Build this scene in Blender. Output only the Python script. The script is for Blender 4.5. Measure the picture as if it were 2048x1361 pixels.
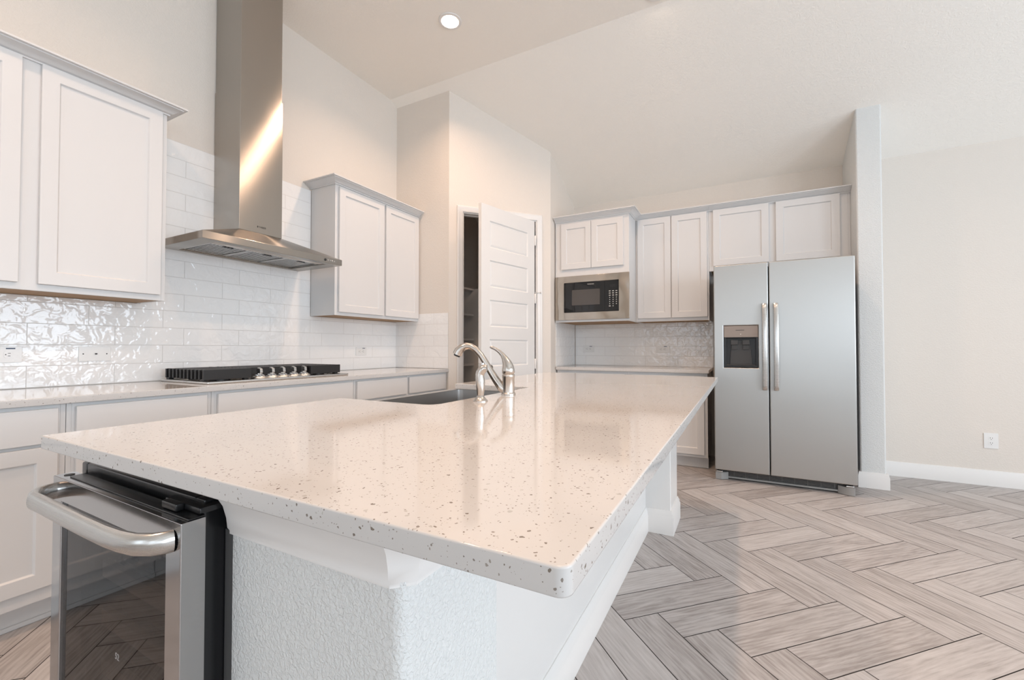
import bpy, bmesh, math, random
from mathutils import Vector, Matrix
random.seed(7)
for o in list(bpy.data.objects):
    bpy.data.objects.remove(o, do_unlink=True)
S = bpy.context.scene
COL = S.collection

# ------------------------------------------------------------------ camera
cam = bpy.data.cameras.new('camera')
cam.sensor_width = 36.0
cam.lens = 864.4 / 2048 * 36.0
cam.clip_start = 0.02
co = bpy.data.objects.new('camera', cam)
COL.objects.link(co)
co.location = (0, 0, 1.10)
co.rotation_euler = (math.radians(90 + 1.043), 0, math.radians(27.89))
S.camera = co

# ------------------------------------------------------------------ view, sky and daylight
S.view_settings.view_transform = 'Standard'
S.view_settings.look = 'None'
S.view_settings.gamma = 1.0
S.view_settings.use_curve_mapping = False
S.view_settings.exposure = -0.04
w = bpy.data.worlds.new('sky')
S.world = w
w.use_nodes = True
w.node_tree.nodes['Background'].inputs[0].default_value = (0.80, 0.90, 1.0, 1)
w.node_tree.nodes['Background'].inputs[1].default_value = 1.0
S.cycles.use_denoising = True
S.cycles.max_bounces = 14
S.cycles.diffuse_bounces = 8
S.cycles.sample_clamp_indirect = 6.0

DAY = (0.78, 0.89, 1.0)
CAN_COL = (1.0, 0.66, 0.45)
CAN_W = 15.0
WIN_RIGHT_W = 94.0
WIN_REAR_W = 18.0


def daylight(loc, rot, sx, sy, watts):
    l = bpy.data.lights.new('window_daylight', 'AREA')
    l.shape = 'RECTANGLE'
    l.size = sx
    l.size_y = sy
    l.energy = watts
    l.color = DAY
    o = bpy.data.objects.new('window_daylight', l)
    COL.objects.link(o)
    o.location = loc
    o.rotation_euler = rot
    return o


XR, YR = 5.0, -4.2            # right and rear walls of the open-plan room
RIGHT_WINS = [(-2.9, -1.5), (-0.6, 1.0), (1.65, 3.65)]      # y ranges
REAR_WINS = [(-2.2, -0.8), (0.4, 1.8), (2.6, 4.0)]        # x ranges
WZ0, WZ1 = 0.75, 2.55
for a, b in RIGHT_WINS:
    daylight((XR + 0.12, (a + b) / 2, (WZ0 + WZ1) / 2), (0, math.radians(90), 0), WZ1 - WZ0, b - a, WIN_RIGHT_W * (b - a) / 1.6 * (0.68 if a > 1.5 else 1.22))
for a, b in REAR_WINS:
    daylight(((a + b) / 2, YR - 0.12, (WZ0 + WZ1) / 2), (math.radians(90), 0, 0), b - a, WZ1 - WZ0, WIN_REAR_W)


# ------------------------------------------------------------------ material helpers
class NT:
    def __init__(s, name):
        s.m = bpy.data.materials.new(name)
        s.m.use_nodes = True
        s.t = s.m.node_tree
        s.b = s.t.nodes['Principled BSDF']

    def n(s, typ, **kw):
        nd = s.t.nodes.new(typ)
        for k, v in kw.items():
            if k.startswith('i_'):
                key = k[2:]
                nd.inputs[int(key) if key.isdigit() else key.replace('_', ' ')].default_value = v
            else:
                setattr(nd, k, v)
        return nd

    def l(s, a, b):
        s.t.links.new(a, b)

    def math(s, op, a, b=None):
        nd = s.n('ShaderNodeMath', operation=op)
        for i, x in enumerate((a, b)):
            if x is None:
                continue
            if isinstance(x, (int, float)):
                nd.inputs[i].default_value = x
            else:
                s.l(x, nd.inputs[i])
        return nd.outputs[0]

    def mix(s, f, a, b):
        nd = s.n('ShaderNodeMix', data_type='RGBA')
        for i, x in ((0, f), (6, a), (7, b)):
            if isinstance(x, (int, float)):
                nd.inputs[i].default_value = x
            elif isinstance(x, tuple):
                nd.inputs[i].default_value = (*x, 1)
            else:
                s.l(x, nd.inputs[i])
        return nd.outputs[2]

    def ramp(s, f, stops):
        nd = s.n('ShaderNodeValToRGB')
        e = nd.color_ramp.elements
        while len(e) < len(stops):
            e.new(0.5)
        for q, (p, c) in zip(e, stops):
            q.position = p
            q.color = (*c, 1) if isinstance(c, tuple) else (c, c, c, 1)
        s.l(f, nd.inputs[0])
        return nd.outputs[0]

    def bump(s, h, strength, dist):
        nd = s.n('ShaderNodeBump', i_Strength=strength, i_Distance=dist)
        s.l(h, nd.inputs['Height'])
        s.l(nd.outputs[0], s.b.inputs['Normal'])

    def set(s, **kw):
        for k, v in kw.items():
            k = k.replace('_', ' ')
            s.b.inputs[k].default_value = (*v, 1) if isinstance(v, tuple) else v
        return s


def mat_plain(name, col, rough=0.5, metal=0.0, spec=0.5, var=0.0):
    t = NT(name).set(Base_Color=col, Roughness=rough, Metallic=metal)
    t.b.inputs['Specular IOR Level'].default_value = spec
    g = t.n('ShaderNodeNewGeometry')
    nz = t.n('ShaderNodeTexNoise', i_Scale=9.0, i_Detail=3.0)
    t.l(g.outputs['Position'], nz.inputs['Vector'])
    k = 0.03 + var
    lo = tuple(max(0, c * (1 - k)) for c in col)
    hi = tuple(min(1, c * (1 + k)) for c in col)
    t.l(t.mix(nz.outputs['Fac'], lo, hi), t.b.inputs['Base Color'])
    return t.m


def mat_plaster(name, col, strength, scale=95.0):
    t = NT(name).set(Base_Color=col, Roughness=0.62)
    t.b.inputs['Specular IOR Level'].default_value = 0.3
    g = t.n('ShaderNodeNewGeometry')
    nz = t.n('ShaderNodeTexNoise', i_Scale=scale, i_Detail=2.5, i_Roughness=0.55, i_Distortion=0.6)
    t.l(g.outputs['Position'], nz.inputs['Vector'])
    h = t.ramp(nz.outputs['Fac'], [(0.38, 0.0), (0.62, 1.0)])
    t.bump(h, strength, 0.0016)
    return t.m


def mat_paint(name, col, rough=0.32):
    t = NT(name).set(Base_Color=col, Roughness=rough)
    t.b.inputs['Specular IOR Level'].default_value = 0.4
    g = t.n('ShaderNodeNewGeometry')
    nz = t.n('ShaderNodeTexNoise', i_Scale=40.0, i_Detail=2.0)
    t.l(g.outputs['Position'], nz.inputs['Vector'])
    t.bump(nz.outputs['Fac'], 0.04, 0.001)
    return t.m


def mat_quartz(name):
    t = NT(name).set(Roughness=0.07)
    t.b.inputs['Specular IOR Level'].default_value = 0.55
    g = t.n('ShaderNodeNewGeometry')
    dn = t.n('ShaderNodeTexNoise', i_Scale=120.0, i_Detail=2.0)
    t.l(g.outputs['Position'], dn.inputs['Vector'])
    mv = t.n('ShaderNodeVectorMath', operation='MULTIPLY_ADD')
    t.l(dn.outputs['Color'], mv.inputs[0])
    mv.inputs[1].default_value = (0.008, 0.008, 0.008)
    t.l(g.outputs['Position'], mv.inputs[2])
    col = (0.60, 0.59, 0.58)
    out = None
    for scale, thr, rad, c in ((105.0, 0.22, 0.27, (0.20, 0.17, 0.145)), (150.0, 0.30, 0.30, (0.25, 0.22, 0.195)),
                               (90.0, 0.14, 0.32, (0.47, 0.455, 0.43)), (260.0, 0.30, 0.34, (0.33, 0.30, 0.27))):
        v = t.n('ShaderNodeTexVoronoi', i_Scale=scale)
        t.l(mv.outputs[0], v.inputs['Vector'])
        sep = t.n('ShaderNodeSeparateColor')
        t.l(v.outputs['Color'], sep.inputs[0])
        pick = t.math('LESS_THAN', sep.outputs[0], thr)
        r = t.math('MULTIPLY', sep.outputs[1], rad)
        near = t.math('LESS_THAN', v.outputs['Distance'], r)
        f = t.math('MULTIPLY', pick, near)
        out = t.mix(f, col if out is None else out, c)
    t.l(out, t.b.inputs['Base Color'])
    return t.m


def mat_steel(name, col=(0.60, 0.585, 0.565), rough=0.27, aniso=0.6, axis='Z', grain=(3.0, 3.0, 2600.0), rot=0.0, warp=0.12, wsc=2.2):
    t = NT(name).set(Base_Color=col, Metallic=1.0, Roughness=rough, Anisotropic=aniso, Anisotropic_Rotation=rot)
    g = t.n('ShaderNodeNewGeometry')
    mp = t.n('ShaderNodeMapping')
    mp.inputs['Scale'].default_value = grain
    t.l(g.outputs['Position'], mp.inputs['Vector'])
    nz = t.n('ShaderNodeTexNoise', i_Scale=1.0, i_Detail=3.0)
    t.l(mp.outputs[0], nz.inputs['Vector'])
    mr = t.n('ShaderNodeMapRange')
    t.l(nz.outputs['Fac'], mr.inputs[0])
    mr.inputs[3].default_value = rough * 0.88
    mr.inputs[4].default_value = rough * 1.12
    t.l(mr.outputs[0], t.b.inputs['Roughness'])
    nb = t.n('ShaderNodeTexNoise', i_Scale=wsc, i_Detail=1.0)
    t.l(g.outputs['Position'], nb.inputs['Vector'])
    t.bump(nb.outputs['Fac'], warp, 0.02)
    tg = t.n('ShaderNodeTangent', direction_type='RADIAL', axis=axis)
    t.l(tg.outputs[0], t.b.inputs['Tangent'])
    return t.m


def mat_tile(name):
    t = NT(name).set(Roughness=0.06)
    t.b.inputs['Specular IOR Level'].default_value = 0.6
    uv = t.n('ShaderNodeUVMap')
    mp = t.n('ShaderNodeMapping', vector_type='POINT')
    mp.inputs['Location'].default_value = (-1.649 + 0.335 * 20, -0.906, 0)
    t.l(uv.outputs[0], mp.inputs['Vector'])
    br = t.n('ShaderNodeTexBrick', offset=0.67, offset_frequency=2, squash=1.0)
    br.inputs['Scale'].default_value = 1.0
    br.inputs['Mortar Size'].default_value = 0.0016
    br.inputs['Mortar Smooth'].default_value = 0.35
    br.inputs['Brick Width'].default_value = 0.335
    br.inputs['Row Height'].default_value = 0.105
    br.inputs['Color1'].default_value = (0, 0, 0, 1)
    br.inputs['Color2'].default_value = (1, 1, 1, 1)
    br.inputs['Mortar'].default_value = (0.5, 0.5, 0.5, 1)
    t.l(mp.outputs[0], br.inputs['Vector'])
    rnd = br.outputs['Color']
    mor = br.outputs['Fac']
    tint = t.mix(rnd, (0.86, 0.86, 0.855), (0.88, 0.88, 0.875))
    t.l(t.mix(mor, tint, (0.66, 0.65, 0.635)), t.b.inputs['Base Color'])
    mr = t.math('MULTIPLY_ADD', mor, 0.5)
    t.t.nodes[-1].inputs[2].default_value = 0.055
    t.l(mr, t.b.inputs['Roughness'])
    va = t.n('ShaderNodeVectorMath', operation='MULTIPLY_ADD')
    t.l(rnd, va.inputs[0])
    va.inputs[1].default_value = (37.0, 17.0, 5.0)
    t.l(mp.outputs[0], va.inputs[2])
    n1 = t.n('ShaderNodeTexNoise', i_Scale=17.0, i_Detail=2.0, i_Roughness=0.5, i_Distortion=0.5)
    t.l(va.outputs[0], n1.inputs['Vector'])
    h = t.math('MULTIPLY', n1.outputs['Fac'], 0.010)
    h2 = t.math('MULTIPLY', mor, -0.0018)
    t.bump(t.math('ADD', h, h2), 0.55, 1.0)
    return t.m


def mat_floor(name):
    t = NT(name).set(Roughness=0.42)
    t.b.inputs['Specular IOR Level'].default_value = 0.4
    uv = t.n('ShaderNodeUVMap')
    at = t.n('ShaderNodeAttribute', attribute_name='plank')
    sep = t.n('ShaderNodeSeparateColor')
    t.l(at.outputs['Color'], sep.inputs[0])
    mp = t.n('ShaderNodeMapping')
    mp.inputs['Scale'].default_value = (3.2, 20.0, 1.0)
    t.l(uv.outputs[0], mp.inputs['Vector'])
    dn = t.n('ShaderNodeTexNoise', i_Scale=1.1, i_Detail=5.0, i_Roughness=0.6, i_Distortion=1.2)
    t.l(mp.outputs[0], dn.inputs['Vector'])
    wv = t.n('ShaderNodeTexWave', wave_type='BANDS', bands_direction='Y')
    wv.inputs['Scale'].default_value = 0.8
    wv.inputs['Distortion'].default_value = 14.0
    wv.inputs['Detail'].default_value = 3.0
    wv.inputs['Detail Scale'].default_value = 0.7
    t.l(mp.outputs[0], wv.inputs['Vector'])
    m2 = t.n('ShaderNodeMapping')
    m2.inputs['Scale'].default_value = (14.0, 220.0, 1.0)
    t.l(uv.outputs[0], m2.inputs['Vector'])
    fine = t.n('ShaderNodeTexNoise', i_Scale=1.0, i_Detail=4.0)
    t.l(m2.outputs[0], fine.inputs['Vector'])
    a = t.math('MULTIPLY', wv.outputs['Fac'], 0.10)
    b = t.math('MULTIPLY', dn.outputs['Fac'], 0.60)
    c = t.math('MULTIPLY', fine.outputs['Fac'], 0.34)
    d = t.math('MULTIPLY_ADD', sep.outputs[0], 0.20)
    t.t.nodes[-1].inputs[2].default_value = -0.12
    f = t.math('ADD', t.math('ADD', a, b), t.math('ADD', c, d))
    colr = t.ramp(f, [(0.30, (0.285, 0.26, 0.248)), (0.5, (0.425, 0.40, 0.39)), (0.72, (0.52, 0.498, 0.488))])
    t.l(colr, t.b.inputs['Base Color'])
    t.bump(t.math('ADD', a, c), 0.2, 0.002)
    return t.m


def mat_glass_thin(name, tint, ior=1.5):
    m = bpy.data.materials.new(name)
    m.use_nodes = True
    nt = m.node_tree
    nt.nodes.clear()
    out = nt.nodes.new('ShaderNodeOutputMaterial')
    mx = nt.nodes.new('ShaderNodeMixShader')
    tr = nt.nodes.new('ShaderNodeBsdfTransparent')
    tr.inputs[0].default_value = (*tint, 1)
    gl = nt.nodes.new('ShaderNodeBsdfGlossy')
    gl.inputs['Roughness'].default_value = 0.015
    fr = nt.nodes.new('ShaderNodeFresnel')
    fr.inputs[0].default_value = ior
    gm = nt.nodes.new('ShaderNodeNewGeometry')
    fm = nt.nodes.new('ShaderNodeMath')
    fm.operation = 'MULTIPLY_ADD'          # front faces reflect, back faces let the ray out
    fm.inputs[1].default_value = -1.0
    fm.inputs[2].default_value = 1.0
    nt.links.new(gm.outputs['Backfacing'], fm.inputs[0])
    f2 = nt.nodes.new('ShaderNodeMath')
    f2.operation = 'MULTIPLY'
    nt.links.new(fr.outputs[0], f2.inputs[0])
    nt.links.new(fm.outputs[0], f2.inputs[1])
    nt.links.new(f2.outputs[0], mx.inputs[0])
    nt.links.new(tr.outputs[0], mx.inputs[1])
    nt.links.new(gl.outputs[0], mx.inputs[2])
    nt.links.new(mx.outputs[0], out.inputs[0])
    return m


def mat_emit(name, col, strength):
    t = NT(name).set(Base_Color=col, Emission_Color=col, Emission_Strength=strength, Roughness=0.5)
    return t.m


def mat_wood(name, a, b):
    t = NT(name).set(Roughness=0.5)
    g = t.n('ShaderNodeNewGeometry')
    mp = t.n('ShaderNodeMapping')
    mp.inputs['Scale'].default_value = (6, 6, 60)
    mp.inputs['Rotation'].default_value = (0.3, 1.2, 0.0)
    t.l(g.outputs['Position'], mp.inputs['Vector'])
    nz = t.n('ShaderNodeTexNoise', i_Scale=2.0, i_Detail=4.0)
    t.l(mp.outputs[0], nz.inputs['Vector'])
    t.l(t.mix(nz.outputs['Fac'], a, b), t.b.inputs['Base Color'])
    return t.m


M = dict(
    wall=mat_plaster('wall_paint', (0.735, 0.685, 0.63), 0.35),
    post=mat_plaster('textured_drywall', (0.72, 0.735, 0.73), 0.75, 150.0),
    ceil=mat_plaster('ceiling_paint', (0.89, 0.86, 0.81), 0.5, 75.0),
    cab=mat_paint('cabinet_paint', (0.685, 0.685, 0.685)),
    trim=mat_paint('trim_paint', (0.775, 0.765, 0.75), 0.28),
    ply=mat_wood('cabinet_underside_ply', (0.27, 0.135, 0.032), (0.36, 0.19, 0.05)),
    quartz=mat_quartz('speckled_quartz'),
    tile=mat_tile('glazed_tile'),
    floor=mat_floor('wood_look_tile'),
    grout=mat_plain('grout', (0.07, 0.06, 0.055), 0.8),
    steel=mat_steel('brushed_steel'),
    csteel=mat_steel('cooler_steel', (0.45, 0.445, 0.445), 0.13, 0.4),
    msteel=mat_steel('microwave_steel', (0.50, 0.445, 0.39), 0.17, 0.95, 'Z', rot=0.25, warp=0.6, wsc=4.0),
    fsteel=mat_steel('fridge_steel', (0.50, 0.497, 0.483), 0.40, 0.6, 'Z'),
    hsteel=mat_steel('hood_steel', (0.42, 0.39, 0.355), 0.24, 1.0, 'Z', rot=0.226, warp=0.5, wsc=1.5),
    sink=mat_steel('sink_steel', (0.52, 0.51, 0.50), 0.30, 0.3, 'Z', (3.0, 900.0, 900.0)),
    nickel=mat_steel('brushed_nickel', (0.60, 0.56, 0.52), 0.20, 0.3, 'Z'),
    chrome=mat_plain('polished_chrome', (0.75, 0.75, 0.75), 0.08, 1.0),
    iron=mat_plain('cast_iron', (0.018, 0.018, 0.019), 0.42, 0.0, 0.45),
    black=mat_plain('black_plastic', (0.012, 0.012, 0.013), 0.25),
    dark=mat_plain('dark_grey_plastic', (0.045, 0.042, 0.04), 0.35),
    gap=mat_plain('shadow_black', (0.006, 0.006, 0.006), 0.7),
    grey=mat_plain('grey_plastic', (0.30, 0.30, 0.295), 0.45),
    midgrey=mat_plain('slat_and_painted_shade_grey', (0.13, 0.13, 0.13), 0.5),
    taupe=mat_plain('taupe_panel', (0.27, 0.23, 0.205), 0.35),
    blackglass=mat_plain('black_glass', (0.010, 0.010, 0.011), 0.03),
    window=mat_plain('oven_window', (0.075, 0.068, 0.063), 0.06),
    glass=mat_glass_thin('tinted_glass', (0.44, 0.42, 0.41), 1.42),
    white=mat_plain('white_plastic', (0.80, 0.80, 0.79), 0.22),
    mark=mat_plain('pale_marking', (0.62, 0.60, 0.57), 0.5),
    ink=mat_plain('dark_marking', (0.035, 0.03, 0.028), 0.5),
    blue=mat_plain('blue_grey_sticker', (0.05, 0.07, 0.13), 0.4),
    shelfwood=mat_plain('shelf_front_wood', (0.50, 0.42, 0.36), 0.5),
    lens=mat_emit('lamp_lens', (1.0, 0.80, 0.62), 20.0),
    led=mat_emit('display_led', (0.85, 0.93, 1.0), 1.2),
)

# ------------------------------------------------------------------ mesh helpers
WORLD = (Vector((0, 0, 0)), Vector((1, 0, 0)), Vector((0, 1, 0)), Vector((0, 0, 1)))
LW = (Vector((0, 0, 0)), Vector((0, 1, 0)), Vector((0, 0, 1)), Vector((1, 0, 0)))     # u=y v=z n=x
BW = (Vector((0, 0, 0)), Vector((1, 0, 0)), Vector((0, 0, 1)), Vector((0, -1, 0)))    # u=x v=z n=-y
RWF = (Vector((0, 0, 0)), Vector((0, -1, 0)), Vector((0, 0, 1)), Vector((-1, 0, 0)))  # u=-y v=z n=-x


class MB:
    def __init__(s, frame=WORLD):
        s.O, s.U, s.V, s.N = frame
        s.v = []
        s.f = []
        s.uv = []
        s.attr = []

    def p(s, u, v, n):
        s.v.append(s.O + s.U * u + s.V * v + s.N * n)
        s.uv.append((u, v))
        return len(s.v) - 1

    def box(s, u0, u1, v0, v1, n0, n1):
        i = [s.p(u, v, n) for n in (n0, n1) for v in (v0, v1) for u in (u0, u1)]
        for a in ((0, 2, 3, 1), (4, 5, 7, 6), (0, 1, 5, 4), (2, 6, 7, 3), (0, 4, 6, 2), (1, 3, 7, 5)):
            s.f.append([i[k] for k in a])
        return s

    def prism(s, poly, n0, n1):
        """extrude a CCW polygon in (u,v) from n0 to n1"""
        a = [s.p(u, v, n0) for u, v in poly]
        b = [s.p(u, v, n1) for u, v in poly]
        k = len(poly)
        s.f.append(a[::-1])
        s.f.append(b[:])
        for i in range(k):
            j = (i + 1) % k
            s.f.append([a[i], a[j], b[j], b[i]])
        return s

    def plate(s, u0, u1, v0, v1, n0, n1, hole, depth=None, floor=True):
        """slab with a rectangular pocket (depth from n1) or a through hole (depth None)"""
        a0, a1, b0, b1 = hole
        O = [(u0, v0), (u1, v0), (u1, v1), (u0, v1)]
        I = [(a0, b0), (a1, b0), (a1, b1), (a0, b1)]
        of = [s.p(*q, n1) for q in O]
        inf = [s.p(*q, n1) for q in I]
        ob = [s.p(*q, n0) for q in O]
        nb = n0 if depth is None else n1 - depth
        ib = [s.p(*q, nb) for q in I]
        for i in range(4):
            j = (i + 1) % 4
            s.f.append([of[i], of[j], inf[j], inf[i]])
            s.f.append([inf[i], inf[j], ib[j], ib[i]])
            s.f.append([ob[i], ob[j], of[j], of[i]])
            if depth is None:
                s.f.append([ob[j], ob[i], ib[i], ib[j]])
        if depth is not None:
            s.f.append(ib if floor else ib)
            s.f.append(ob[::-1])
        return s

    def shaker(s, u0, u1, v0, v1, n0, n1, st=0.058, dep=0.009, ch=0.005):
        O = [(u0, v0), (u1, v0), (u1, v1), (u0, v1)]
        I = [(u0 + st, v0 + st), (u1 - st, v0 + st), (u1 - st, v1 - st), (u0 + st, v1 - st)]
        J = [(u0 + st + ch, v0 + st + ch), (u1 - st - ch, v0 + st + ch), (u1 - st - ch, v1 - st - ch), (u0 + st + ch, v1 - st - ch)]
        of = [s.p(*q, n1) for q in O]
        inf = [s.p(*q, n1) for q in I]
        jf = [s.p(*q, n1 - dep) for q in J]
        ob = [s.p(*q, n0) for q in O]
        for i in range(4):
            j = (i + 1) % 4
            s.f.append([of[i], of[j], inf[j], inf[i]])
            s.f.append([inf[i], inf[j], jf[j], jf[i]])
            s.f.append([ob[i], ob[j], of[j], of[i]])
        s.f.append(jf)
        s.f.append(ob[::-1])
        return s

    def sweep(s, prof, path, closed=False):
        """prof: list of (offset to the right of travel, height); path: list of (u,v) in the frame plane, mitred"""
        pts = [Vector(q) for q in path]
        k = len(pts)
        rings = []
        for i in range(k):
            d0 = (pts[i] - pts[i - 1]).normalized() if i > 0 else None
            d1 = (pts[i + 1] - pts[i]).normalized() if i < k - 1 else None
            if d0 is None:
                d0 = d1
            if d1 is None:
                d1 = d0
            n0 = Vector((d0.y, -d0.x))
            n1 = Vector((d1.y, -d1.x))
            m = n0 + n1
            m = m / max(1e-6, m.dot(n0))
            rings.append([s.p(pts[i].x + m.x * o, pts[i].y + m.y * o, h) for o, h in prof])
        for a, b in zip(rings, rings[1:]):
            for i in range(len(prof)):
                j = (i + 1) % len(prof)
                s.f.append([a[i], a[j], b[j], b[i]])
        s.f.append(rings[0][::-1])
        s.f.append(rings[-1][:])
        return s

    def tube(s, pts, rad, seg=16, sec=None, up=Vector((0, 0, 1))):
        """round tube through 3d points (world); rad a number or list; sec=(a,b) elliptical factor"""
        P = [Vector(q) for q in pts]
        k = len(P)
        R = rad if isinstance(rad, (list, tuple)) else [rad] * k
        rings = []
        side = None
        for i in range(k):
            d = (P[min(i + 1, k - 1)] - P[max(i - 1, 0)]).normalized()
            if side is None:
                side = d.cross(up)
                if side.length < 1e-3:
                    side = d.cross(Vector((1, 0, 0)))
            side = (side - d * side.dot(d)).normalized()
            u2 = side.cross(d).normalized()
            a, b = sec if sec else (1, 1)
            ring = []
            for j in range(seg):
                t = 2 * math.pi * j / seg
                q = P[i] + side * (math.cos(t) * R[i] * a) + u2 * (math.sin(t) * R[i] * b)
                s.v.append(q)
                s.uv.append((q.x, q.z))
                ring.append(len(s.v) - 1)
            rings.append(ring)
        for a, b in zip(rings, rings[1:]):
            for j in range(seg):
                q = (j + 1) % seg
                s.f.append([a[j], a[q], b[q], b[j]])
        s.f.append(rings[0][::-1])
        s.f.append(rings[-1][:])
        return s

    def lathe(s, prof, c, seg=28, axis=Vector((0, 0, 1))):
        """prof list of (r, h) along axis from point c"""
        ax = axis.normalized()
        e1 = ax.cross(Vector((1, 0, 0)))
        if e1.length < 1e-3:
            e1 = ax.cross(Vector((0, 1, 0)))
        e1.normalize()
        e2 = ax.cross(e1)
        c = Vector(c)
        rings = []
        for r, h in prof:
            ring = []
            for j in range(seg):
                t = 2 * math.pi * j / seg
                q = c + ax * h + (e1 * math.cos(t) + e2 * math.sin(t)) * r
                s.v.append(q)
                s.uv.append((q.x, q.z))
                ring.append(len(s.v) - 1)
            rings.append(ring)
        for a, b in zip(rings, rings[1:]):
            for j in range(seg):
                q = (j + 1) % seg
                s.f.append([a[j], a[q], b[q], b[j]])
        s.f.append(rings[0][::-1])
        s.f.append(rings[-1][:])
        return s

    def build(s, name, mat, parent=None, bevel=0.0, seg=2, off=None, smooth=True, angle=38):
        if off is None:
            off = ROOT_OFF.get(root_of(parent).name, Vector((0, 0, 0))) if parent else Vector((0, 0, 0))
        me = bpy.data.meshes.new(name)
        me.from_pydata([tuple(q - off) for q in s.v], [], s.f)
        uvl = me.uv_layers.new(name='UVMap')
        for lp in me.loops:
            uvl.data[lp.index].uv = s.uv[lp.vertex_index]
        bm = bmesh.new()
        bm.from_mesh(me)
        bmesh.ops.recalc_face_normals(bm, faces=bm.faces)
        if bevel > 0:
            ed = [e for e in bm.edges if len(e.link_faces) == 2 and e.calc_face_angle(0) > math.radians(angle)]
            bmesh.ops.bevel(bm, geom=ed, offset=bevel, segments=seg, profile=0.5, affect='EDGES', clamp_overlap=True)
        bm.to_mesh(me)
        bm.free()
        if smooth:
            for pl in me.polygons:
                pl.use_smooth = True
            me.set_sharp_from_angle(angle=math.radians(angle))
        me.materials.append(mat)
        o = bpy.data.objects.new(name, me)
        COL.objects.link(o)
        if smooth and bevel > 0:
            wn_ = o.modifiers.new('weighted_normals', 'WEIGHTED_NORMAL')
            wn_.keep_sharp = True
        if parent:
            o.parent = parent
        return o


ROOT_OFF = {}


def root_of(o):
    while o.parent:
        o = o.parent
    return o


def tag(o, label=None, cat=None, group=None, kind=None):
    for k, v in (('label', label), ('category', cat), ('group', group), ('kind', kind)):
        if v:
            o[k] = v
    return o


def thing(name, loc, label, cat, group=None):
    o = bpy.data.objects.new(name, None)
    o.empty_display_size = 0.1
    COL.objects.link(o)
    o.location = loc
    ROOT_OFF[o.name] = Vector(loc)
    return tag(o, label, cat, group)


def struct(name, mb, mat, label=None, cat=None, **kw):
    o = mb.build(name, mat, **kw)
    return tag(o, label, cat, kind='structure')


def text_part(name, txt, size, frame, u, v, n, mat, parent, align='LEFT', ext=0.0004):
    cu = bpy.data.curves.new(name, 'FONT')
    cu.body = txt
    cu.size = size
    cu.extrude = ext
    cu.align_x = align
    cu.align_y = 'CENTER'
    tmp = bpy.data.objects.new(name, cu)
    COL.objects.link(tmp)
    bpy.context.view_layer.update()
    me = bpy.data.meshes.new_from_object(tmp.evaluated_get(bpy.context.evaluated_depsgraph_get()))
    bpy.data.objects.remove(tmp, do_unlink=True)
    O, U, V, N = frame
    off = ROOT_OFF.get(root_of(parent).name, Vector((0, 0, 0)))
    for q in me.vertices:
        c = q.co.copy()
        q.co = O + U * (u + c.x) + V * (v + c.y) + N * (n + c.z) - off
    me.name = name
    me.materials.clear()
    me.materials.append(mat)
    o = bpy.data.objects.new(name, me)
    COL.objects.link(o)
    o.parent = parent
    return o


# ------------------------------------------------------------------ room shell
XW, YB, ZC = -3.08, 4.85, 0.903
CEIL, CR_Y, SL = 3.59, 3.22, 0.509
YJ = 3.31
A = Vector((-2.425, YJ))
B = Vector((-1.728, 4.118))
DD = (B - A).normalized()
DN = Vector((DD.y, -DD.x))
DL = (B - A).length
DF = (Vector((A.x, A.y, 0)), Vector((DD.x, DD.y, 0)), Vector((0, 0, 1)), Vector((DN.x, DN.y, 0)))


def zc(y):
    return CEIL if y < CR_Y else CEIL - SL * (y - CR_Y)


# floor: herringbone of 45 degree planks
W_, NPL = 0.1592, 4
O0 = Vector((-0.202, 1.772))
e1 = Vector((1, 1)) / math.sqrt(2)
e2 = Vector((-1, 1)) / math.sqrt(2)
fl = MB()
plank_attr = []
g = 0.0018


def plank(a0, a1, b0, b1, along_p):
    cs = [(a0, b0), (a1, b0), (a1, b1), (a0, b1)]
    c = O0 + e1 * (W_ * (a0 + a1) / 2) + e2 * (W_ * (b0 + b1) / 2)
    if not (-3.2 < c.x < XR + 0.2 and YR - 0.1 < c.y < 5.0):
        return
    r = random.random()
    ru, rv = random.uniform(0, 90), random.uniform(0, 90)
    idx = []
    for a, b in cs:
        aa = a * W_ + (g if a == a0 else -g)
        bb = b * W_ + (g if b == b0 else -g)
        q = O0 + e1 * aa + e2 * bb
        fl.v.append(Vector((q.x, q.y, 0.0)))
        fl.uv.append((aa + ru, bb + rv) if along_p else (bb + ru, aa + rv))
        plank_attr.append((r, random.random(), 0, 1))
        idx.append(len(fl.v) - 1)
    fl.f.append(idx)


for j in range(-60, 61):
    for i in range(-60, 61):
        k = (i + j) % (2 * NPL)
        if k == 0:
            plank(i, i + NPL, j, j + 1, True)
        if k == NPL:
            plank(i, i + 1, j, j + NPL, False)
base = len(fl.v)
fme = bpy.data.meshes.new('floor')
nv = len(fl.v)
gr = [(-3.2, YR - 0.2, -0.003), (XR + 0.2, YR - 0.2, -0.003), (XR + 0.2, 5.1, -0.003), (-3.2, 5.1, -0.003)]
fme.from_pydata([tuple(q) for q in fl.v] + gr, [], fl.f + [[nv, nv + 1, nv + 2, nv + 3]])
uvl = fme.uv_layers.new(name='UVMap')
ca = fme.color_attributes.new('plank', 'FLOAT_COLOR', 'POINT')
for i in range(nv):
    ca.data[i].color = plank_attr[i]
for lp in fme.loops:
    if lp.vertex_index < nv:
        uvl.data[lp.index].uv = fl.uv[lp.vertex_index]
fme.materials.append(M['floor'])
fme.materials.append(M['grout'])
fme.polygons[len(fme.polygons) - 1].material_index = 1
fo = bpy.data.objects.new('floor', fme)
COL.objects.link(fo)
tag(fo, 'grey brown wood-look tile floor laid in herringbone', 'floor', kind='structure')

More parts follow.
